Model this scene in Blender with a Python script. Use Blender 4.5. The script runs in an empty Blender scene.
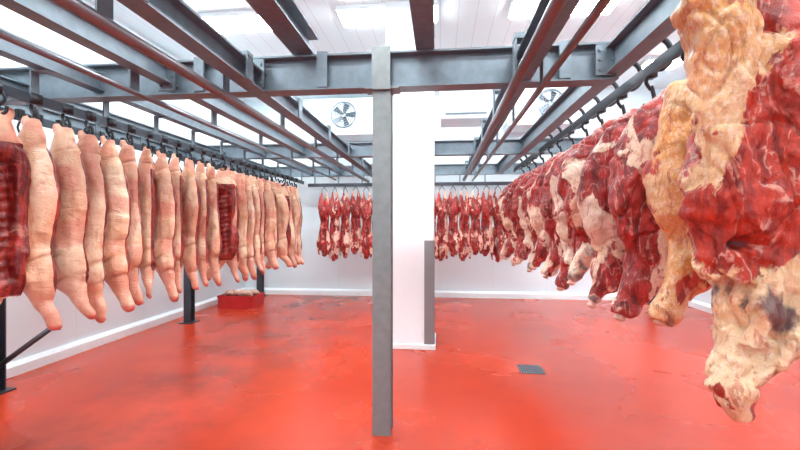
import bpy, bmesh, math, random
from mathutils import Vector, Matrix, noise
random.seed(7)
S = bpy.context.scene
C = S.collection
S.view_settings.view_transform = 'Standard'
S.view_settings.look = 'None'
S.view_settings.exposure = 0.25

# ------------------------------------------------------------ node helpers
def newmat(name):
    m = bpy.data.materials.new(name); m.use_nodes = True
    nt = m.node_tree
    return m, nt, nt.nodes['Principled BSDF']
def N(nt, t, **kw):
    n = nt.nodes.new(t)
    for k, v in kw.items():
        if k in n.inputs: n.inputs[k].default_value = v
        else: setattr(n, k, v)
    return n
def math_(nt, op, a, b=None, clamp=False):
    n = nt.nodes.new('ShaderNodeMath'); n.operation = op; n.use_clamp = clamp
    for i, v in enumerate((a, b)):
        if v is None: continue
        if isinstance(v, (int, float)): n.inputs[i].default_value = v
        else: nt.links.new(v, n.inputs[i])
    return n.outputs[0]
def mix_(nt, f, a, b):
    n = nt.nodes.new('ShaderNodeMix'); n.data_type = 'RGBA'
    for i, v in ((0, f), (6, a), (7, b)):
        if isinstance(v, (int, float)): n.inputs[i].default_value = v
        elif isinstance(v, tuple): n.inputs[i].default_value = (v[0], v[1], v[2], 1)
        else: nt.links.new(v, n.inputs[i])
    return n.outputs[2]
def sstep(nt, v, lo, hi):
    n = nt.nodes.new('ShaderNodeMapRange'); n.interpolation_type = 'SMOOTHSTEP'
    nt.links.new(v, n.inputs[0]); n.inputs[1].default_value = lo; n.inputs[2].default_value = hi
    return n.outputs[0]
def coords(nt, rnd=False, scale=(1, 1, 1)):
    tc = nt.nodes.new('ShaderNodeTexCoord'); out = tc.outputs['Object']
    if rnd:
        oi = nt.nodes.new('ShaderNodeObjectInfo')
        mm = math_(nt, 'MULTIPLY', oi.outputs['Random'], 37.0)
        va = nt.nodes.new('ShaderNodeVectorMath'); va.operation = 'ADD'
        nt.links.new(out, va.inputs[0]); nt.links.new(mm, va.inputs[1]); out = va.outputs[0]
    if scale != (1, 1, 1):
        mp = nt.nodes.new('ShaderNodeMapping'); mp.inputs['Scale'].default_value = scale
        nt.links.new(out, mp.inputs[0]); out = mp.outputs[0]
    return out
def noise_(nt, vec, scale, detail=4, rough=0.5, dist=0.0):
    n = N(nt, 'ShaderNodeTexNoise'); n.inputs['Scale'].default_value = scale
    n.inputs['Detail'].default_value = detail; n.inputs['Roughness'].default_value = rough
    n.inputs['Distortion'].default_value = dist
    nt.links.new(vec, n.inputs['Vector']); return n.outputs[0]
def bump_(nt, bsdf, h, strength, dist):
    b = nt.nodes.new('ShaderNodeBump'); b.inputs['Strength'].default_value = strength
    b.inputs['Distance'].default_value = dist
    nt.links.new(h, b.inputs['Height']); nt.links.new(b.outputs[0], bsdf.inputs['Normal'])

# ------------------------------------------------------------ materials
def mat_plain(name, col, rough=0.5, metal=0.0, var=0.12, sc=8.0):
    m, nt, b = newmat(name)
    n = noise_(nt, coords(nt), sc, 5)
    c = mix_(nt, n, tuple(x * (1 - var) for x in col), tuple(min(1, x * (1 + var)) for x in col))
    nt.links.new(c, b.inputs['Base Color'])
    b.inputs['Roughness'].default_value = rough; b.inputs['Metallic'].default_value = metal
    return m
M_steel = mat_plain('galvanised_steel', (0.145, 0.185, 0.22), 0.40, 0.30, 0.35, 14)
M_steel_c = mat_plain('galvanised_column_steel', (0.20, 0.225, 0.23), 0.42, 0.25, 0.28, 14)
M_steel_d = mat_plain('dark_steel', (0.07, 0.08, 0.10), 0.4, 0.6, 0.2)
M_hook = mat_plain('hook_steel', (0.03, 0.032, 0.038), 0.4, 0.5, 0.2)
M_pipe = mat_plain('rail_pipe', (0.18, 0.16, 0.18), 0.3, 0.6, 0.2)
M_white = mat_plain('white_paint', (0.82, 0.89, 0.92), 0.45, 0, 0.03)
M_guard = mat_plain('stainless_guard', (0.24, 0.26, 0.27), 0.4, 0.4, 0.08)
M_red_plastic = mat_plain('red_plastic', (0.55, 0.02, 0.02), 0.4)
M_bone = mat_plain('bone', (0.70, 0.42, 0.32), 0.4, 0, .35, 30)

def mat_panel(name, axis, pitch, col, w=0.006, rough=0.35):
    m, nt, b = newmat(name)
    sx = nt.nodes.new('ShaderNodeSeparateXYZ'); nt.links.new(coords(nt), sx.inputs[0])
    f = math_(nt, 'FRACT', math_(nt, 'DIVIDE', sx.outputs[axis], pitch))
    l = math_(nt, 'LESS_THAN', f, w / pitch)
    n = noise_(nt, coords(nt), 2.0, 4)
    c = mix_(nt, n, tuple(x * .97 for x in col), col)
    nt.links.new(mix_(nt, math_(nt, 'MULTIPLY', l, .35), c, (.45, .45, .48)), b.inputs['Base Color'])
    b.inputs['Roughness'].default_value = rough
    return m
M_wall_x = mat_panel('wall_panel_x', 0, 1.15, (0.73, 0.83, 0.88))
M_wall_y = mat_panel('wall_panel_y', 1, 1.15, (0.73, 0.83, 0.88))
M_ceil = mat_panel('ceiling_panel', 0, 0.25, (0.84, 0.93, 0.96), 0.012, 0.5)

def mat_floor():
    m, nt, b = newmat('red_epoxy_floor')
    v = coords(nt)
    n1 = noise_(nt, v, 0.6, 4, .5, .3); n2 = noise_(nt, v, 3, 8, .6, .2); n3 = noise_(nt, v, 45, 2)
    sx = nt.nodes.new('ShaderNodeSeparateXYZ'); nt.links.new(v, sx.inputs[0])
    c = mix_(nt, sstep(nt, n1, .25, .75), (0.41, 0.029, 0.008), (0.49, 0.043, 0.012))
    c = mix_(nt, math_(nt, 'MULTIPLY', sstep(nt, n2, .48, .75), .35), c, (0.32, 0.022, 0.008))
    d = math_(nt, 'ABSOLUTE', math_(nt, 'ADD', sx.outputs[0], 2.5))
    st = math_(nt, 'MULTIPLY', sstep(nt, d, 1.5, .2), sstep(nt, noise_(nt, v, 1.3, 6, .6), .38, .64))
    c = mix_(nt, math_(nt, 'MULTIPLY', st, .62), c, (0.14, 0.020, 0.011))  # blotchy stains below the pork row, also painting in the carcasses' shadow
    nt.links.new(c, b.inputs['Base Color'])
    r = math_(nt, 'ADD', math_(nt, 'MULTIPLY', n1, .10), .22)
    nt.links.new(r, b.inputs['Roughness'])
    b.inputs['Specular IOR Level'].default_value = .42
    bump_(nt, b, n3, .06, .004)
    return m
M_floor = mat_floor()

def mat_pork():
    m, nt, b = newmat('pork_skin')
    v = coords(nt, True); at = nt.nodes.new('ShaderNodeAttribute'); at.attribute_name = 'mask'
    sp = nt.nodes.new('ShaderNodeSeparateColor'); nt.links.new(at.outputs['Color'], sp.inputs[0])
    n1 = noise_(nt, v, 4, 5, .6, .6); n2 = noise_(nt, v, 24, 6, .6); n5 = noise_(nt, coords(nt, True, (5, 5, 1.2)), 3, 6, .65, .4)
    oi = nt.nodes.new('ShaderNodeObjectInfo')
    base = mix_(nt, sstep(nt, n1, .3, .68), (0.64, 0.33, 0.19), (0.82, 0.61, 0.43))
    base = mix_(nt, math_(nt, 'MULTIPLY', oi.outputs['Random'], .35), base, (0.68, 0.34, 0.23))
    base = mix_(nt, math_(nt, 'MULTIPLY', sstep(nt, n5, .50, .68), .55), base, (0.52, 0.16, 0.10))
    base = mix_(nt, math_(nt, 'MULTIPLY', sstep(nt, n2, .56, .75), .3), base, (0.55, 0.20, 0.13))
    base = mix_(nt, math_(nt, 'MULTIPLY', sp.outputs[1], .85), base, (0.58, 0.10, 0.08))
    base = mix_(nt, math_(nt, 'MULTIPLY', sp.outputs[2], .6), base, (0.36, 0.11, 0.06))
    fib = noise_(nt, coords(nt, True, (6, 6, 1.3)), 5, 5, .6, .5)
    cut = mix_(nt, sstep(nt, fib, .42, .6), (0.13, 0.008, 0.008), (0.34, 0.030, 0.022))
    cut = mix_(nt, math_(nt, 'MULTIPLY', sstep(nt, n1, .62, .70), .4), cut, (0.70, 0.38, 0.28))
    f = sstep(nt, math_(nt, 'ADD', sp.outputs[0], math_(nt, 'MULTIPLY', math_(nt, 'SUBTRACT', n1, .5), .4)), .42, .52)
    nt.links.new(mix_(nt, f, base, cut), b.inputs['Base Color'])
    b.inputs['Roughness'].default_value = .31
    b.inputs['Subsurface Weight'].default_value = .05
    b.inputs['Subsurface Scale'].default_value = .015
    cre = noise_(nt, coords(nt, True, (3, 3, 6)), 3, 4, .6, 1.2)
    bump_(nt, b, math_(nt, 'ADD', cre, math_(nt, 'MULTIPLY', n2, .35)), .45, .025)
    return m
M_pork = mat_pork()

def mat_beef(name, redlo=(0.13, 0.006, 0.008), redhi=(0.46, 0.022, 0.018), cream=(0.84, 0.64, 0.50), yellow=(0.78, 0.42, 0.17), sc=4.4, fl=.45, hi=2.0):
    m, nt, b = newmat(name)
    v = coords(nt, True); at = nt.nodes.new('ShaderNodeAttribute'); at.attribute_name = 'mask'
    sp = nt.nodes.new('ShaderNodeSeparateColor'); nt.links.new(at.outputs['Color'], sp.inputs[0])
    n1 = noise_(nt, coords(nt, True, (1.2, 1.2, .7)), sc, 8, .58, .7)
    n2 = noise_(nt, coords(nt, True, (6, 6, 1.8)), 4, 6, .6, .6)
    n3 = noise_(nt, v, 26, 7, .65, .3)
    n4 = noise_(nt, v, 3.2, 4, .5, .5)
    n6 = noise_(nt, coords(nt, True, (2.0, 2.0, .6)), 4.5, 3, .5, .6)
    n7 = noise_(nt, coords(nt, True, (8, 8, 3)), 9, 5, .6, .3)
    red = mix_(nt, sstep(nt, n2, .34, .64), redlo, redhi)
    vein = math_(nt, 'ABSOLUTE', math_(nt, 'SUBTRACT', n6, .5))
    vv = math_(nt, 'MULTIPLY', sstep(nt, vein, .026, .006), sstep(nt, n3, .40, .56))
    red = mix_(nt, math_(nt, 'MULTIPLY', vv, fl), red, (0.82, 0.50, 0.40))
    red = mix_(nt, math_(nt, 'MULTIPLY', sstep(nt, n3, .55, .68), .30), red, (0.60, 0.14, 0.11))
    yf = math_(nt, 'ADD', sp.outputs[2], math_(nt, 'MULTIPLY', math_(nt, 'SUBTRACT', n4, .5), 1.8), True)
    fat = mix_(nt, yf, cream, yellow)
    fat = mix_(nt, math_(nt, 'MULTIPLY', sstep(nt, n7, .45, .65), .45), fat, (0.90, 0.80, 0.68))
    fat = mix_(nt, math_(nt, 'MULTIPLY', sstep(nt, n3, .5, .68), .5), fat, (0.58, 0.19, 0.08))
    fat = mix_(nt, math_(nt, 'MULTIPLY', sstep(nt, n2, .55, .65), .6), fat, (0.46, 0.06, 0.035))
    f = sstep(nt, math_(nt, 'ADD', sp.outputs[0], math_(nt, 'MULTIPLY', math_(nt, 'SUBTRACT', n1, .5), hi)), .45, .53)
    c = mix_(nt, f, red, fat)
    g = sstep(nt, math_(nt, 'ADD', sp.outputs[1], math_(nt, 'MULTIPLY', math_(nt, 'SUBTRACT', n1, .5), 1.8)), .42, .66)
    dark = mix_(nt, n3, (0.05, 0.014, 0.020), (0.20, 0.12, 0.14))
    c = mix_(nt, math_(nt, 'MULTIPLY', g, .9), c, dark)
    nt.links.new(c, b.inputs['Base Color'])
    b.inputs['Roughness'].default_value = .29
    bump_(nt, b, math_(nt, 'ADD', math_(nt, 'MULTIPLY', n1, 1.3), math_(nt, 'ADD', math_(nt, 'MULTIPLY', n3, .45), math_(nt, 'MULTIPLY', n7, .3))), .8, .030)
    return m
M_beef = mat_beef('beef_meat')
M_beef_y = mat_beef('beef_fat_yellow', redlo=(0.24, 0.012, 0.008), redhi=(0.58, 0.044, 0.020), cream=(0.84, 0.60, 0.36), yellow=(0.76, 0.34, 0.08), sc=4.5, fl=.6, hi=1.9)
M_lamb = mat_beef('lamb_meat', redlo=(0.12, 0.004, 0.005), redhi=(0.44, 0.020, 0.018), cream=(0.80, 0.50, 0.40), yellow=(0.72, 0.38, 0.28), sc=8)

m, nt, b = newmat('light_diffuser'); M_light = m
b.inputs['Base Color'].default_value = (1, 1, 1, 1)
b.inputs['Emission Color'].default_value = (0.92, 0.99, 1, 1); b.inputs['Emission Strength'].default_value = 40

# ------------------------------------------------------------ mesh helpers
def mkobj(name, bm, mats, smooth=False, parent=None, loc=None):
    me = bpy.data.meshes.new(name); bm.normal_update(); bm.to_mesh(me); bm.free()
    for mt in mats: me.materials.append(mt)
    if smooth:
        for p in me.polygons: p.use_smooth = True
    o = bpy.data.objects.new(name, me); C.objects.link(o)
    if parent: o.parent = parent
    if loc: o.location = loc
    return o
def box(bm, x0, x1, y0, y1, z0, z1, mi=0, bev=0):
    r = bmesh.ops.create_cube(bm, size=1, matrix=Matrix.Translation(((x0+x1)/2, (y0+y1)/2, (z0+z1)/2)) @ Matrix.Diagonal((abs(x1-x0), abs(y1-y0), abs(z1-z0), 1)))
    for f in {f for v in r['verts'] for f in v.link_faces}: f.material_index = mi
    if bev:
        bmesh.ops.bevel(bm, geom=list({e for v in r['verts'] for e in v.link_edges}), offset=bev, segments=2, affect='EDGES', profile=.5)
def boxo(name, x0, x1, y0, y1, z0, z1, mat, parent=None, bev=0):
    bm = bmesh.new(); box(bm, x0, x1, y0, y1, z0, z1, 0, bev); return mkobj(name, bm, [mat], parent=parent)
def empty(name, loc=(0, 0, 0)):
    e = bpy.data.objects.new(name, None); e.location = loc; C.objects.link(e); return e
def prism(bm, prof, p0, p1, up=Vector((0, 0, 1)), mi=0):
    p0, p1 = Vector(p0), Vector(p1); t = (p1 - p0).normalized()
    a = t.cross(up).normalized(); u = a.cross(t).normalized()
    r0 = [bm.verts.new(p0 + a * x + u * y) for x, y in prof]
    r1 = [bm.verts.new(p1 + a * x + u * y) for x, y in prof]
    n = len(prof)
    fs = [bm.faces.new((r0[i], r0[(i+1) % n], r1[(i+1) % n], r1[i])) for i in range(n)]
    fs.append(bm.faces.new(r0[::-1])); fs.append(bm.faces.new(r1))
    for f in fs: f.material_index = mi
    bmesh.ops.recalc_face_normals(bm, faces=fs)
def iprof(w, h, tf=.014, tw=.010):
    a, c = w/2, h/2; t = tw/2
    return [(-a, -c), (a, -c), (a, -c+tf), (t, -c+tf), (t, c-tf), (a, c-tf), (a, c), (-a, c), (-a, c-tf), (-t, c-tf), (-t, -c+tf), (-a, -c+tf)]
def catmull(st, sub):
    out = []; n = len(st)
    for i in range(n-1):
        p0, p1, p2, p3 = st[max(i-1, 0)], st[i], st[i+1], st[min(i+2, n-1)]
        for k in range(sub):
            t = k/sub
            out.append(tuple(.5*((2*b_)+(-a_+c_)*t+(2*a_-5*b_+4*c_-d_)*t*t+(-a_+3*b_-3*c_+d_)*t**3) for a_, b_, c_, d_ in zip(p0, p1, p2, p3)))
    out.append(tuple(st[-1])); return out
def sweep(bm, st, seg=20, sub=5, ref=(0, 1, 0), mi=0):
    pts = catmull(st, sub); ref = Vector(ref); rings = []
    for i, p in enumerate(pts):
        a_, b_ = Vector(pts[max(i-1, 0)][:3]), Vector(pts[min(i+1, len(pts)-1)][:3])
        T = (b_-a_).normalized(); B = (ref - T*ref.dot(T)).normalized(); A = B.cross(T)
        c = Vector(p[:3]); ra, rb = max(p[3], .002), max(p[4] if len(p) > 4 else p[3], .002)
        rings.append([bm.verts.new(c + A*math.cos(2*math.pi*k/seg)*ra + B*math.sin(2*math.pi*k/seg)*rb) for k in range(seg)])
    fs = []
    for r0, r1 in zip(rings, rings[1:]):
        for k in range(seg):
            fs.append(bm.faces.new((r0[k], r0[(k+1) % seg], r1[(k+1) % seg], r1[k])))
    fs.append(bm.faces.new(rings[0][::-1])); fs.append(bm.faces.new(rings[-1]))
    for f in fs: f.material_index = mi; f.smooth = True
    bmesh.ops.recalc_face_normals(bm, faces=fs)
def tube(bm, pts, r, seg=8, sub=4, ref=(0, 1, 0), mi=0):
    sweep(bm, [(*p, r, r) for p in pts], seg, sub, ref, mi)

def organic(name, parts, voxel, smooth, disp, mask, mats, extra=None):
    bm = bmesh.new()
    for p in parts: sweep(bm, p, 20, 5)
    me = bpy.data.meshes.new('tmp'); bm.to_mesh(me); bm.free()
    o = bpy.data.objects.new('tmp', me); C.objects.link(o)
    r = o.modifiers.new('r', 'REMESH'); r.mode = 'VOXEL'; r.voxel_size = voxel
    s = o.modifiers.new('s', 'SMOOTH'); s.factor = .5; s.iterations = smooth
    dg = bpy.context.evaluated_depsgraph_get()
    m2 = bpy.data.meshes.new_from_object(o.evaluated_get(dg)); m2.name = name
    bpy.data.objects.remove(o); bpy.data.meshes.remove(me)
    nor = [v.normal.copy() for v in m2.vertices]
    base = [v.co.copy() for v in m2.vertices]
    att = m2.color_attributes.new('mask', 'FLOAT_COLOR', 'POINT')
    for i, v in enumerate(m2.vertices):
        v.co = base[i] + disp(base[i], nor[i])
        att.data[i].color = (*mask(base[i], nor[i]), 1)
    if extra:
        bm = bmesh.new(); bm.from_mesh(m2); extra(bm); bm.to_mesh(m2); bm.free()
    for mt in mats: m2.materials.append(mt)
    for p in m2.polygons: p.use_smooth = True
    return m2
def place(name, me, loc, rz=0, sc=(1, 1, 1), rx=0, ry=0):
    o = bpy.data.objects.new(name, me); C.objects.link(o)
    o.location = loc; o.rotation_euler = (rx, ry, rz); o.scale = sc; return o

# ------------------------------------------------------------ room shell
XL, XR, YB, YF, ZC = -4.55, 4.94, 8.95, -3.0, 4.5
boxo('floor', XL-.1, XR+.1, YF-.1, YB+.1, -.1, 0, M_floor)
boxo('ceiling', XL-.1, XR+.1, YF-.1, YB+.1, ZC, ZC+.1, M_ceil)
boxo('wall_left', XL-.1, XL, YF-.1, YB+.1, 0, ZC, M_wall_y)
boxo('wall_right', XR, XR+.1, YF-.1, YB+.1, 0, ZC, M_wall_y)
boxo('wall_back', XL, XR, YB, YB+.1, 0, ZC, M_wall_x)
boxo('wall_front', XL, XR, YF-.1, YF, 0, ZC, M_wall_x)
def curb(name, p0, p1, up=(0, 0, 1)):
    bm = bmesh.new(); prism(bm, [(0, 0), (.07, 0), (.07, .10), (.03, .14), (0, .14)], p0, p1); return mkobj(name, bm, [M_white])
curb('baseboard_left', (XL, YF, 0), (XL, YB, 0))
curb('baseboard_right', (XR, YB, 0), (XR, YF, 0))
curb('baseboard_back', (XL, YB, 0), (XR, YB, 0))
# pillar
bm = bmesh.new(); box(bm, -.70, -.077, 5.15, 5.70, 0, ZC, 0, .01)
pil = mkobj('white_pillar', bm, [M_white])
bm = bmesh.new()
box(bm, -.20, -.073, 5.140, 5.15, .07, 1.40); box(bm, -.077, -.069, 5.14, 5.30, .07, 1.40)
mkobj('corner_guard', bm, [M_guard], parent=pil)
bm = bmesh.new(); box(bm, -.725, -.055, 5.12, 5.725, 0, .065, 0, .008); mkobj('pillar_plinth', bm, [M_white], parent=pil)

# floor drain
bm = bmesh.new()
x0, y0 = 1.0, 4.55
box(bm, x0-.13, x0+.13, y0-.13, y0-.11, 0, .008, 0); box(bm, x0-.13, x0+.13, y0+.11, y0+.13, 0, .008, 0)
box(bm, x0-.13, x0-.11, y0-.13, y0+.13, 0, .008, 0); box(bm, x0+.11, x0+.13, y0-.13, y0+.13, 0, .008, 0)
box(bm, x0-.11, x0+.11, y0-.11, y0+.11, 0, .003, 1)
for i in range(7): box(bm, x0-.095+i*.03, x0-.082+i*.03, y0-.11, y0+.11, .003, .007, 0)
mkobj('floor_drain', bm, [M_steel, M_hook])

# ceiling lights
def light(x, y, lx=1.3, ly=.35):
    e = empty('ceiling_light', (x, y, ZC))
    bm = bmesh.new(); box(bm, -lx/2-.03, lx/2+.03, -ly/2-.03, ly/2+.03, -.06, 0, 0, .01); mkobj('housing', bm, [M_white], parent=e)
    bm = bmesh.new(); box(bm, -lx/2, lx/2, -ly/2, ly/2, -.085, -.06, 0, .006); mkobj('diffuser', bm, [M_light], parent=e)
for x in (-3.0, -.7, 1.6, 3.9):
    for y in (-1.2, 1.2, 3.4, 5.4, 7.5):
        light(x, y, .6 if x == 3.9 else 1.3, .4)

# evaporator coolers
def fan(bm, cx, y, cz, r):
    def ring(R, t, yy):
        pts = [(cx+R*math.cos(a), yy, cz+R*math.sin(a)) for a in [2*math.pi*k/28 for k in range(29)]]
        sweep(bm, [(*p, t, t) for p in pts], 6, 1, (0, 1, 0), 1)
    for k in range(5): ring(r*(.25+.19*k), .006 if k < 4 else .018, y-.05-.03*(1-k/4))
    for k in range(8):
        a = math.pi*k/4
        tube(bm, [(cx, y-.08, cz), (cx+r*math.cos(a), y-.05, cz+r*math.sin(a))], .005, 5, 1, (0, 1, 0), 1)
    for k in range(5):
        a = 2*math.pi*k/5; d = Vector((math.cos(a), 0, math.sin(a))); s = Vector((-d.z, 0, d.x))
        c = Vector((cx, y-.02, cz))
        q = [c+d*r*.15-s*r*.1+Vector((0, .01, 0)), c+d*r*.9-s*r*.25+Vector((0, .015, 0)), c+d*r*.92+s*r*.22-Vector((0, .015, 0)), c+d*r*.15+s*r*.1-Vector((0, .01, 0))]
        f = bm.faces.new([bm.verts.new(v) for v in q]); f.material_index = 2
def cooler(x0, x1, fans, z=4.07):
    bm = bmesh.new()
    box(bm, x0, x1, 8.25, 8.9, z-.35, z+.37, 0, .03)
    box(bm, x0+.02, x1-.02, 8.22, 8.9, z-.41, z-.35, 0, .01)
    for fx in fans:
        bmesh.ops.create_cone(bm, cap_ends=True, segments=28, radius1=.29, radius2=.29, depth=.06, matrix=Matrix.Translation((fx, 8.24, z)) @ Matrix.Rotation(math.pi/2, 4, 'X'))
        fan(bm, fx, 8.21, z, .26)
    mkobj('evaporator_cooler', bm, [M_white, M_steel, M_steel_d])
cooler(-2.75, -1.2, [-2.0], 3.90); cooler(1.35, 2.9, [2.18], 4.02)
bm = bmesh.new(); box(bm, .0, .95, 7.4, 8.1, 3.55, 4.1, 0, .03); box(bm, .1, .85, 7.39, 7.4, 3.62, 3.66, 1)
for xx in (.1, .85): tube(bm, [(xx, 7.75, 4.1), (xx, 7.75, ZC)], .012, 6, 1, (0, 1, 0), 1)
mkobj('air_duct_box', bm, [M_white, M_steel])

# ------------------------------------------------------------ steel structure
def beam(p0, p1, w, h, mat=M_steel):
    bm = bmesh.new(); prism(bm, iprof(w, h), p0, p1); return mkobj('steel_beam', bm, [mat])
Z1 = 2.78
CB = [beam((-4.2, y, Z1), (1.27 if i == 0 else 4.3, y, Z1), .14, .27 if i == 0 else .22) for i, y in enumerate((3.07, 6.2, 8.6))]
beam((-4.2, -.6, Z1), (1.27, -.6, Z1), .14, .27)
RB = [beam((x, y0, z), (x, y1, z), w, h) for (x, z, h, w, y0, y1) in [(-4.15, 2.74, .16, .10, -1, 8.6), (-3.5, 2.74, .10, .08, -1, 8.5), (-2.82, 2.78, .14, .10, -1, 8.6),
        (-2.17, 2.80, .16, .11, -1, 8.6), (-1.43, 2.72, .16, .12, -1, 8.6), (.60, 2.74, .16, .12, -1, 8.6), (1.24, 2.78, .20, .12, -1, 8.6),
        (-1.06, 3.02, .18, .17, -1, 3.15), (-.11, 3.00, .16, .14, -1, 3.15)]]
def pipe_rail(x, z, y0, y1, r=.028):
    bm = bmesh.new(); tube(bm, [(x, y0, z), (x, y1, z)], r, 12, 1, (0, 0, 1)); return mkobj('pipe_rail', bm, [M_pipe])
PR = [pipe_rail(-1.54, 2.53, -1, 8.5, .032), pipe_rail(.50, 2.55, -1, 8.5, .032), pipe_rail(-2.25, 2.58, -1, 8.5, .018), pipe_rail(.68, 2.53, -1, 8.5, .022)]
def flat_rail(p0, p1, w=.025, h=.07):
    bm = bmesh.new(); prism(bm, [(-w/2, -h/2), (w/2, -h/2), (w/2, h/2), (-w/2, h/2)], p0, p1); return mkobj('hook_rail', bm, [M_steel_d])
PZ = 2.50
FRs = [flat_rail((-2.9, -.8, PZ), (-2.9, 8.3, PZ)), flat_rail((-3.55, -.8, PZ+.02), (-3.55, 8.3, PZ+.02)),
       flat_rail((1.5, -.8, 2.71), (1.5, 8.3, 2.71), .03, .08), flat_rail((-2.75, 8.15, 2.43), (1.45, 8.15, 2.43))]
G = {k: bmesh.new() for k in 'abcdefgh'}
def plate(bm, x, y, z0, z1, w=.012, d=.09): box(bm, x-w/2, x+w/2, y-d/2, y+d/2, z0, z1, 0)
y = -.4
while y < 8.4:
    for x in (-1.54, -1.36): plate(G['a'], x, y, 2.50 if x < -1.5 else 2.64, 2.83)
    box(G['a'], -1.55, -1.35, y-.04, y+.04, 2.81, 2.835)
    plate(G['b'], .50, y, 2.53, 2.86); box(G['b'], .49, .60, y-.05, y+.05, 2.835, 2.87)
    plate(G['c'], .68, y, 2.53, 2.86); box(G['c'], .60, .69, y-.05, y+.05, 2.835, 2.87)
    plate(G['d'], -2.25, y, 2.58, 2.86)
    y += 1.05
y = -.5
while y < 8.2:
    box(G['e'], -2.905, -2.785, y-.03, y+.03, 2.70, 2.715); box(G['e'], -2.906, -2.894, y-.03, y+.03, PZ, 2.715)
    box(G['f'], -3.556, -3.544, y-.03, y+.03, PZ, 2.70); box(G['f'], -3.556, -3.46, y-.03, y+.03, 2.685, 2.70)
    y += .62
# spare S-hooks waiting on the empty rail
random.seed(21)
y = 1.5
while y < 8.1:
    z = PZ-.02
    box(G['f'], -3.57, -3.53, y-.025, y+.025, z+.03, z+.10, 1)
    tube(G['f'], [(-3.55, y, z), (-3.57, y, z-.05), (-3.55, y, z-.10), (-3.52, y, z-.15), (-3.54, y, z-.20), (-3.59, y, z-.18), (-3.60, y, z-.14)], .009, 7, 4, (0, 1, 0), 1)
    y += random.choice((.16, .2, .3))
y = -.4
while y < 8.3:
    tube(G['g'], [(1.26, y, 2.84), (1.40, y, 2.90), (1.54, y, 2.90), (1.60, y, 2.83), (1.595, y, 2.74), (1.54, y, 2.69), (1.50, y, 2.70)], .019, 8, 4, (0, 1, 0), 1)
    box(G['g'], 1.285, 1.34, y-.05, y+.05, 2.72, 2.88)
    y += .42
x = -2.6
while x < 1.4:
    box(G['h'], x-.01, x+.01, 8.13, 8.17, 2.45, 2.68); x += .5
for k, p in zip('abcdefgh', (PR[0], PR[1], PR[3], PR[2], FRs[0], FRs[1], FRs[2], FRs[3])):
    mkobj('hanger_brackets', G[k], [M_steel, M_hook], parent=p)
bm = bmesh.new()
for x in (-1.9, -.9, .9):
    for yy in (3.0, 3.14): box(bm, x-.04, x+.04, yy-.012, yy+.012, 2.66, 2.93)
for x in (-.44, .60, 1.18, -1.43, -2.17):
    box(bm, x-.07, x+.07, 2.985, 3.0, 2.67, 2.89, 0)
    for dx in (-.045, .045):
        for z in (2.71, 2.78, 2.85):
            bmesh.ops.create_cone(bm, cap_ends=True, segments=6, radius1=.012, radius2=.012, depth=.014, matrix=Matrix.Translation((x+dx, 2.979, z)) @ Matrix.Rotation(math.pi/2, 4, 'X'))
mkobj('splice_plates', bm, [M_steel], parent=CB[0])
def leg(x, y, brace=False):
    bm = bmesh.new(); prism(bm, iprof(.12, .12, .012, .010), (x, y, .0), (x, y, 2.66), Vector((0, 1, 0)))
    box(bm, x-.11, x+.11, y-.11, y+.11, 0, .015)
    if brace: tube(bm, [(-4.18, 3.4, .25), (-3.74, 3.55, .62)], .025, 8, 1, (0, 0, 1))
    mkobj('steel_post', bm, [M_steel_d])
leg(-4.22, 3.40, True); leg(-4.1, 6.2); leg(-4.0, 8.6); leg(4.3, 6.2); leg(-4.15, -.6); leg(4.3, 8.6)
# central column
col = empty('steel_column', (-.44, 3.07, 0))
bm = bmesh.new(); prism(bm, iprof(.14, .14, .014, .012), (0, 0, .003), (0, 0, 2.645), Vector((0, 1, 0))); mkobj('shaft', bm, [M_steel_c], parent=col)
bm = bmesh.new(); box(bm, -.075, .075, -.095, .095, 2.63, 2.645); box(bm, -.13, .13, -.075, .075, 2.635, 2.65)
box(bm, -.07, .07, -.10, -.086, 2.62, 2.94); mkobj('head_plate', bm, [M_steel_c], parent=col)
bm = bmesh.new()
vs = []
for k in range(40):
    a = 2*math.pi*k/40; r = .22*(1+.12*math.sin(3*a+1)+.07*math.sin(7*a))
    vs.append(bm.verts.new((r*math.cos(a), r*math.sin(a)*1.1, 0.0)))
f = bm.faces.new(vs); g = bmesh.ops.extrude_face_region(bm, geom=[f])
for v in g['geom']:
    if isinstance(v, bmesh.types.BMVert): v.co.z = .003; v.co.x *= .8; v.co.y *= .8
bmesh.ops.recalc_face_normals(bm, faces=bm.faces)
mkobj('grout_pad', bm, [M_floor], parent=col)
bm = bmesh.new(); tube(bm, [(-1.75, 2.2, ZC), (-1.76, 2.2, 3.6), (-1.80, 2.2, 3.1), (-1.74, 2.2, 2.85), (-1.55, 2.25, 2.82)], .008, 6, 5); mkobj('power_cable', bm, [M_white], smooth=True)

# crates
def crate(x, y, z):
    bm = bmesh.new(); w, d, h = .34, .24, .24
    box(bm, -w, w, -d, d, 0, .02)
    for s in (-1, 1):
        box(bm, s*w-.01, s*w+.01, -d, d, 0, h); box(bm, -w, w, s*d-.01, s*d+.01, 0, h)
        box(bm, -w-.02, w+.02, s*d-.02, s*d+.02, h-.03, h); box(bm, s*w-.02, s*w+.02, -d, d, h-.03, h)
        for k in range(5): box(bm, -w+.1+k*.12, -w+.12+k*.12, s*d-.02, s*d+.02, .02, h)
    o = mkobj('plastic_crate', bm, [M_red_plastic]); o.location = (x, y, z); return o
cr = crate(-3.90, 7.55, 0)
bm = bmesh.new()
random.seed(3)
for k in range(8):
    x = -.25+.065*k; y = random.uniform(-.1, .1)
    sweep(bm, [(x-.06, y, .21, .02, .02), (x, y, .27, .06, .05), (x+.08, y, .26, .05, .045), (x+.14, y, .21, .02, .02)], 10, 3, (0, 0, 1))
mkobj('meat_scraps', bm, [M_bone], parent=cr)

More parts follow.
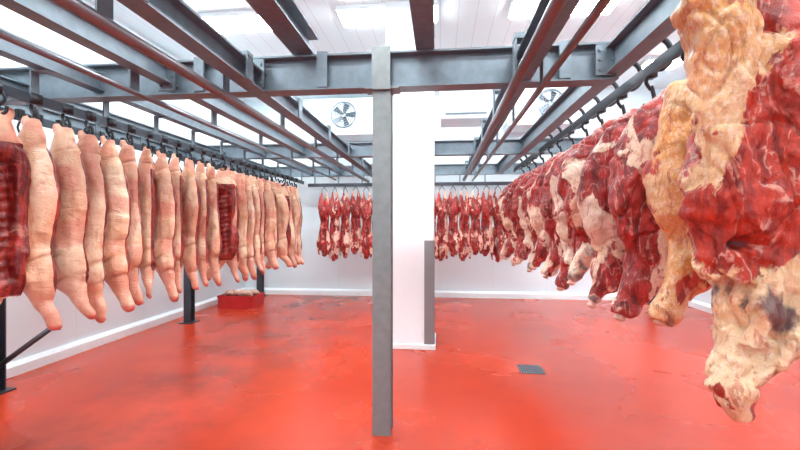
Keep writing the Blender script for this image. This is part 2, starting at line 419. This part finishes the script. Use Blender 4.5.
# ------------------------------------------------------------ MEAT
def fb(v, s, o=0): return noise.noise(Vector((v.x*s+o, v.y*s-o*.7, v.z*s+o*1.3)))
def clamp(x): return max(0., min(1., x))
def ss(a, b_, x):
    t = clamp((x-a)/(b_-a)); return t*t*(3-2*t)
def jhook(top=0.0, bottom=-.14, r=.008, more=None):
    def f(bm):
        box(bm, -.025, .025, -.035, .035, top+.0, top+.07, 1)
        tube(bm, [(-.02, 0, top+.02), (-.035, 0, top-.03), (-.015, 0, top-.07), (0, 0, top-.09)], r, 8, 4, (0, 1, 0), 1)
        tube(bm, [(0, 0, top-.06), (.015, 0, (top+bottom)/2), (.03, 0, bottom), (0, .0, bottom-.045), (-.04, 0, bottom-.02), (-.045, 0, bottom+.02)], r*1.1, 8, 4, (0, 1, 0), 1)
        if more: more(bm)
    return f

def pork_mesh(seed):
    rnd = random.Random(seed); u = lambda a: rnd.uniform(-a, a)
    k = 1+u(.06)
    bx = u(.03)
    body = [(.0, 0, -.12, .03, .03), (.0, 0, -.15, .055, .050), (-.005, 0, -.20, .075, .064), (-.01, 0, -.27, .092, .076), (-.015+u(.012), 0, -.37, .125, .096),
            (-.02+bx, 0, -.52, .158*k, .118), (-.01+bx, 0, -.68, .166*k, .124), (bx*.5, 0, -.86, .156, .114), (-.01-bx, 0, -1.02, .156, .112),
            (-.0-bx, 0, -1.16, .158*k, .116), (.02, 0, -1.29, .136, .104), (.055, 0, -1.39, .095, .080), (.09+u(.015), 0, -1.47, .060, .056),
            (.13+u(.02), 0, -1.55, .048, .044), (.165+u(.03), 0, -1.62, .044, .041), (.180, 0, -1.655, .030, .028)]
    trot = [(-.03, 0, -.18, .040, .038), (-.055, -.01, -.13, .034, .032), (-.065, -.01, -.08, .022, .024)]
    jowl = [(-.05, 0, -1.12, .08, .07), (-.085, 0, -1.28, .07, .065), (-.07+u(.02), 0, -1.38, .045, .04)]
    fz = (-.33+u(.03), -1.38+u(.03), -1.18+u(.05))
    def crease(v, zc, w):
        zz = v.z - zc - .45*v.x - .03*fb(v, 7, seed)
        return math.exp(-(zz/w)**2)*ss(-.25, .2, fb(v, 5, seed+2))
    def disp(v, n):
        d = n * (.016*fb(v, 5, seed) + .004*fb(v, 18, seed+5) + .009*fb(Vector((v.x, v.y, v.z*2.0)), 5, seed+9) + .010*fb(Vector((v.x*2.5, v.y*2.5, v.z*.6)), 6, seed+4))
        for zc, w, am in ((fz[0], .015, .010), (fz[1], .015, .010), (fz[2], .018, .008)): d -= n * am*crease(v, zc, w)
        inner = ss(.25, .8, n.y)*ss(-.38, -.5, v.z)*ss(-1.36, -1.2, v.z)*ss(.13, .05, abs(v.x))
        d += Vector((0, -.055*inner, 0))
        d += Vector((0, .006*inner*math.sin(v.z*95+v.x*20), 0))
        d += Vector((0, -.035*ss(.0, .9, n.y), 0))
        return d
    def mask(v, n):
        cut = ss(-.25, .3, n.y)*ss(-.30, -.36, v.z)*ss(-1.45, -1.3, v.z)
        pink = max(ss(-1.585, -1.625, v.z), .45*ss(-.19, -.14, v.z), .40*ss(-1.2, -1.45, v.z), .5*ss(.08, .3, fb(v, 4, seed+3)))
        cr_ = max(crease(v, fz[0], .012), crease(v, fz[1], .012), crease(v, fz[2], .014))
        return (cut, pink, clamp(cr_))
    return organic('pork_half_%d' % seed, [body, trot, jowl], .011, 3, disp, mask, [M_pork, M_hook], jhook(0, -.1, .010))
PK = [pork_mesh(s) for s in (1, 2, 3, 4, 5)]
random.seed(11)
y = 1.46; i = 0
while y < 8.0:
    rz = random.uniform(-.85, -.10)
    sx_ = random.uniform(1.04, 1.16)
    if i == 4: rz = math.pi + .75; sx_ = .95
    if i in (16, 25): rz = math.pi + .3
    if 4 < i < 9: rz = random.uniform(-.35, -.05)
    place('pork_carcass', PK[(i*3+i//5) % 5], (-2.9, y, PZ-.03), rz, (sx_, random.uniform(1.0, 1.08), random.uniform(.95, 1.01)), ry=random.uniform(-.04, .03))
    y += .226 + random.uniform(-.02, .02); i += 1

def beef_mesh(seed, kind):
    rnd = random.Random(seed); u = lambda a: rnd.uniform(-a, a)
    big = kind == 'hero'
    T = .16 if big else 0.
    mass = [(-.02, 0, -.24+T, .06, .05), (-.04, 0, -.32+T, .16, .09), (-.06+u(.02), 0, -.48+T*.5, .29+u(.02), .14), (-.09+u(.02), 0, -.70, .37+u(.03), .17), (-.11+u(.02), 0, -.92, .38+u(.03), .18),
            (-.12, 0, -1.10, .36+u(.02), .175), (-.15, 0, -1.26, .30, .165), (-.21, 0, -1.39, .215, .14), (-.28, -.01, -1.50, .140, .11),
            (-.34, -.015, -1.59, .095, .085), (-.385, -.02, -1.665, .070, .064), (-.42, -.03, -1.73, .076, .068), (-.44, -.03, -1.77, .055, .052)]
    lobes = [[(.1, 0, -.9, .14, .14), (.17+u(.03), .0, -1.15, .15, .13), (.15+u(.04), 0, -1.38, .11, .10), (.12+u(.04), 0, -1.50+u(.04), .06, .055)],
             [(-.30, -.03, -.70, .08, .09), (-.37+u(.02), -.04, -.92, .10, .10), (-.37+u(.02), -.03, -1.15, .09, .085), (-.33, -.02, -1.30, .06, .06)],
             [(-.0, -.06, -1.1, .12, .1), (-.02+u(.03), -.08, -1.34, .12, .09), (-.04+u(.03), -.07, -1.50, .07, .06)]]
    if big:
        mass = [(x, y_, z, a*1.10, b_*1.05) for x, y_, z, a, b_ in mass]
        for j in range(7, 12): x, y_, z, a, b_ = mass[j]; mass[j] = (x+.04, y_, z, a*1.20, b_*1.15)
        lobes.append([(-.30, -.02, .12, .06, .06), (-.36, -.03, .02, .12, .12), (-.42, -.04, -.22, .14, .13), (-.45, -.05, -.50, .12, .12), (-.43, -.06, -.8, .10, .10), (-.40, -.06, -1.0, .09, .09), (-.38, -.05, -1.15, .06, .06)])
        lobes.append([(-.22, -.12, -.45, .06, .05), (-.20, -.15, -.65, .10, .06), (-.20, -.15, -.85, .11, .06), (-.26, -.13, -1.02, .06, .05)])
        lobes.append([(-.08, -.12, -1.05, .05, .05), (-.13, -.15, -1.22, .05, .06), (-.20, -.15, -1.40, .045, .05), (-.29, -.12, -1.58, .035, .04), (-.35, -.09, -1.68, .03, .03)])
        lobes.append([(-.30, -.10, -1.20, .05, .05), (-.33, -.12, -1.38, .045, .05), (-.37, -.10, -1.55, .035, .04)])
        lobes.append([(-.40, -.02, -1.68, .05, .05), (-.38, -.05, -1.77, .055, .05), (-.34, -.06, -1.82, .03, .03)])
    def ribs(v, n):
        return ss(.3, .8, abs(n.y))*ss(-.45, -.6, v.z)*ss(-1.18, -1.02, v.z)*ss(-.32, -.1, v.x)
    def disp(v, n):
        d = n*(.036*fb(v, 3.0, seed) + .022*fb(v, 8, seed+4) + .009*fb(v, 19, seed+2) + .016*fb(Vector((v.x*1.8, v.y, v.z*.7)), 9, seed+3))
        r = 1-abs(fb(Vector((v.x*1.5, v.y, v.z*.7)), 4, seed+7)); d -= n*(.016*ss(.93, 1.0, r))
        if not big: d += n*(.014*ribs(v, n)*math.sin(v.z*58+v.x*22))
        if big:
            d += n*(.013*fb(v, 12, 31) + .006*fb(v, 34, 8))
            r2 = abs(fb(Vector((v.x*1.4, v.y, v.z*.8)), 7, 77)); d -= n*.012*ss(.10, .0, r2)
            if n.y < 0:
                q = Vector(((v.x+.38-.04*fb(v, 9, 3))/.05, 0, (v.z+1.17-.03*fb(v, 8, 1))/.03)).length
                d += Vector((0, .09*math.exp(-q*q), 0))
        return d
    def mask(v, n):
        low = ss(-1.32, -1.52, v.z)
        base = {'red': .24, 'mix': .34, 'fat': .64, 'hero': .68}[kind]
        fat = base + .65*fb(v, 2.6, seed+11) + {'red': .22, 'mix': .20, 'fat': .1, 'hero': .1}[kind]*low
        if not big: fat += .22*ribs(v, n)*math.sin(v.z*58+v.x*22)
        dark = .0 + .45*ss(-1.60, -1.72, v.z) + .34*ss(.1, .4, fb(v, 4, seed+21))*ss(-1.15, -1.4, v.z)
        if kind == 'fat': dark *= .6
        yel = {'red': .05, 'mix': .15, 'fat': .70, 'hero': .60}[kind]
        if big:
            q1 = Vector(((v.x+.19+.25*(v.z+.75))/.15, 0, (v.z+.74)/.25)).length
            q3 = Vector(((v.x+.33+.4*(v.z+1.42))/.085, 0, (v.z+1.42)/.13)).length
            q4 = Vector(((v.x+.38)/.055, 0, (v.z+1.17)/.035)).length
            q5 = Vector(((v.x+.20)/.15, 0, (v.z+.22)/.16)).length
            q6 = Vector(((v.x+.20)/.12, 0, (v.z+1.14)/.07)).length
            fat -= .85*math.exp(-q1**4) + .7*math.exp(-q5**4) + .5*math.exp(-q6**2)
            fat += .12*ss(-1.2, -1.32, v.z)
            dark = .15*ss(-1.66, -1.76, v.z) + .72*math.exp(-q3**2) + .8*math.exp(-q4*q4)
            fat -= .60*ss(-1.60, -1.72, v.z)
            yel -= .50*ss(-1.1, -1.3, v.z)
        return (clamp(fat), clamp(dark), clamp(yel))
    mt = M_beef_y if kind in ('hero', 'fat') else M_beef
    def more(bm):
        if big: return
        sweep(bm, [(-.425, -.03, -1.72, .018, .018), (-.435, -.03, -1.765, .026, .024), (-.443, -.032, -1.790, .032, .028), (-.447, -.034, -1.802, .018, .016)], 12, 4, (0, 1, 0), 2)
    return organic('beef_%s_%d' % (kind, seed), [mass]+lobes, .009 if big else .014, 2 if big else 3, disp, mask, [mt, M_hook, M_bone], jhook(0, -.22 if not big else -.06, .013, more))
B_hero = beef_mesh(1, 'hero'); B_fat = beef_mesh(2, 'fat'); B_red = [beef_mesh(3, 'red'), beef_mesh(5, 'red')]; B_mix = [beef_mesh(4, 'mix'), beef_mesh(8, 'mix')]
RZ = 2.66
place('beef_quarter', B_hero, (1.50, 1.72, RZ+.04), .08)
place('beef_quarter', B_fat, (1.56, 2.17, RZ+.05), -.05, (1.0, 1, .90))
place('beef_quarter', B_red[0], (1.52, 2.62, RZ), .10, (1, 1, .91))
random.seed(5)
y = 3.06; i = 0
seq = [B_mix[0], B_red[1], B_mix[1], B_red[0]]
while y < 7.7:
    place('beef_quarter', seq[i % 4], (1.52, y, RZ), random.uniform(-.2, .3), (random.uniform(.92, 1.05), 1, random.uniform(.86, .93)))
    y += .43 + random.uniform(-.03, .04); i += 1

def lamb_mesh(seed):
    rnd = random.Random(seed); u = lambda a: rnd.uniform(-a, a)
    L = lambda s: [(s*.05, 0, -.10, .016, .016), (s*.055, 0, -.2, .026, .028), (s*.055, 0, -.32, .055, .06), (s*.05, 0, -.45, .07, .08), (s*.03, 0, -.58, .07, .08)]
    body = [(0, 0, -.46, .09, .08), (0, 0, -.62, .095, .085), (0, .0, -.8, .09+u(.01), .085), (0, 0, -.98, .11, .10), (0, 0, -1.14, .12+u(.01), .10), (0, 0, -1.26, .095, .08), (u(.02), 0, -1.38, .06, .05), (u(.03), 0, -1.46, .035, .035)]
    F = lambda s: [(s*.08, -.02, -1.08, .04, .05), (s*.11, -.03, -1.2, .035, .04), (s*.10, -.04, -1.34, .022, .022), (s*.09, -.04, -1.42, .018, .018)]
    def disp(v, n):
        return n*(.014*fb(v, 7, seed)+.006*fb(v, 20, seed)) + Vector((0, .05*ss(.4, .9, -n.y)*ss(-.6, -.7, v.z)*ss(-1.2, -1.1, v.z)*ss(.06, .0, abs(v.x)), 0))
    def mask(v, n):
        edge = ss(.05, .085, abs(v.x))*ss(-.5, -.6, v.z)
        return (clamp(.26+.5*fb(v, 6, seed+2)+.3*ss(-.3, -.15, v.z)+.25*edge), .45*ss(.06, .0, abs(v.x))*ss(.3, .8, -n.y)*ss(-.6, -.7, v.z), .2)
    def ex(bm):
        for s in (-1, 1): tube(bm, [(0, 0, .02), (s*.02, 0, -.04), (s*.05, 0, -.08), (s*.05, .015, -.13)], .006, 6, 3, (0, 1, 0), 1)
    return organic('lamb_%d' % seed, [L(-1), L(1), body, F(-1), F(1)], .013, 2, disp, mask, [M_lamb, M_hook], ex)
LM = [lamb_mesh(1), lamb_mesh(2)]
x = -2.4; i = 0
random.seed(9)
while x < 1.2:
    place('lamb_carcass', LM[i % 2], (x, 8.15, 2.40), random.uniform(-.7, .7), (1.1, 1.05, random.uniform(.95, 1.08))); x += .222; i += 1

# ------------------------------------------------------------ world + camera
w = bpy.data.worlds.new('World'); S.world = w; w.use_nodes = True
w.node_tree.nodes['Background'].inputs[0].default_value = (.8, .85, .95, 1); w.node_tree.nodes['Background'].inputs[1].default_value = .3
cd = bpy.data.cameras.new('Camera'); cam = bpy.data.objects.new('Camera', cd); C.objects.link(cam)
cd.lens = 18; cd.sensor_width = 36; cd.clip_start = .05
cam.location = (0, 0, 1.6); cam.rotation_euler = (math.radians(90), 0, math.radians(5.7))
S.camera = cam
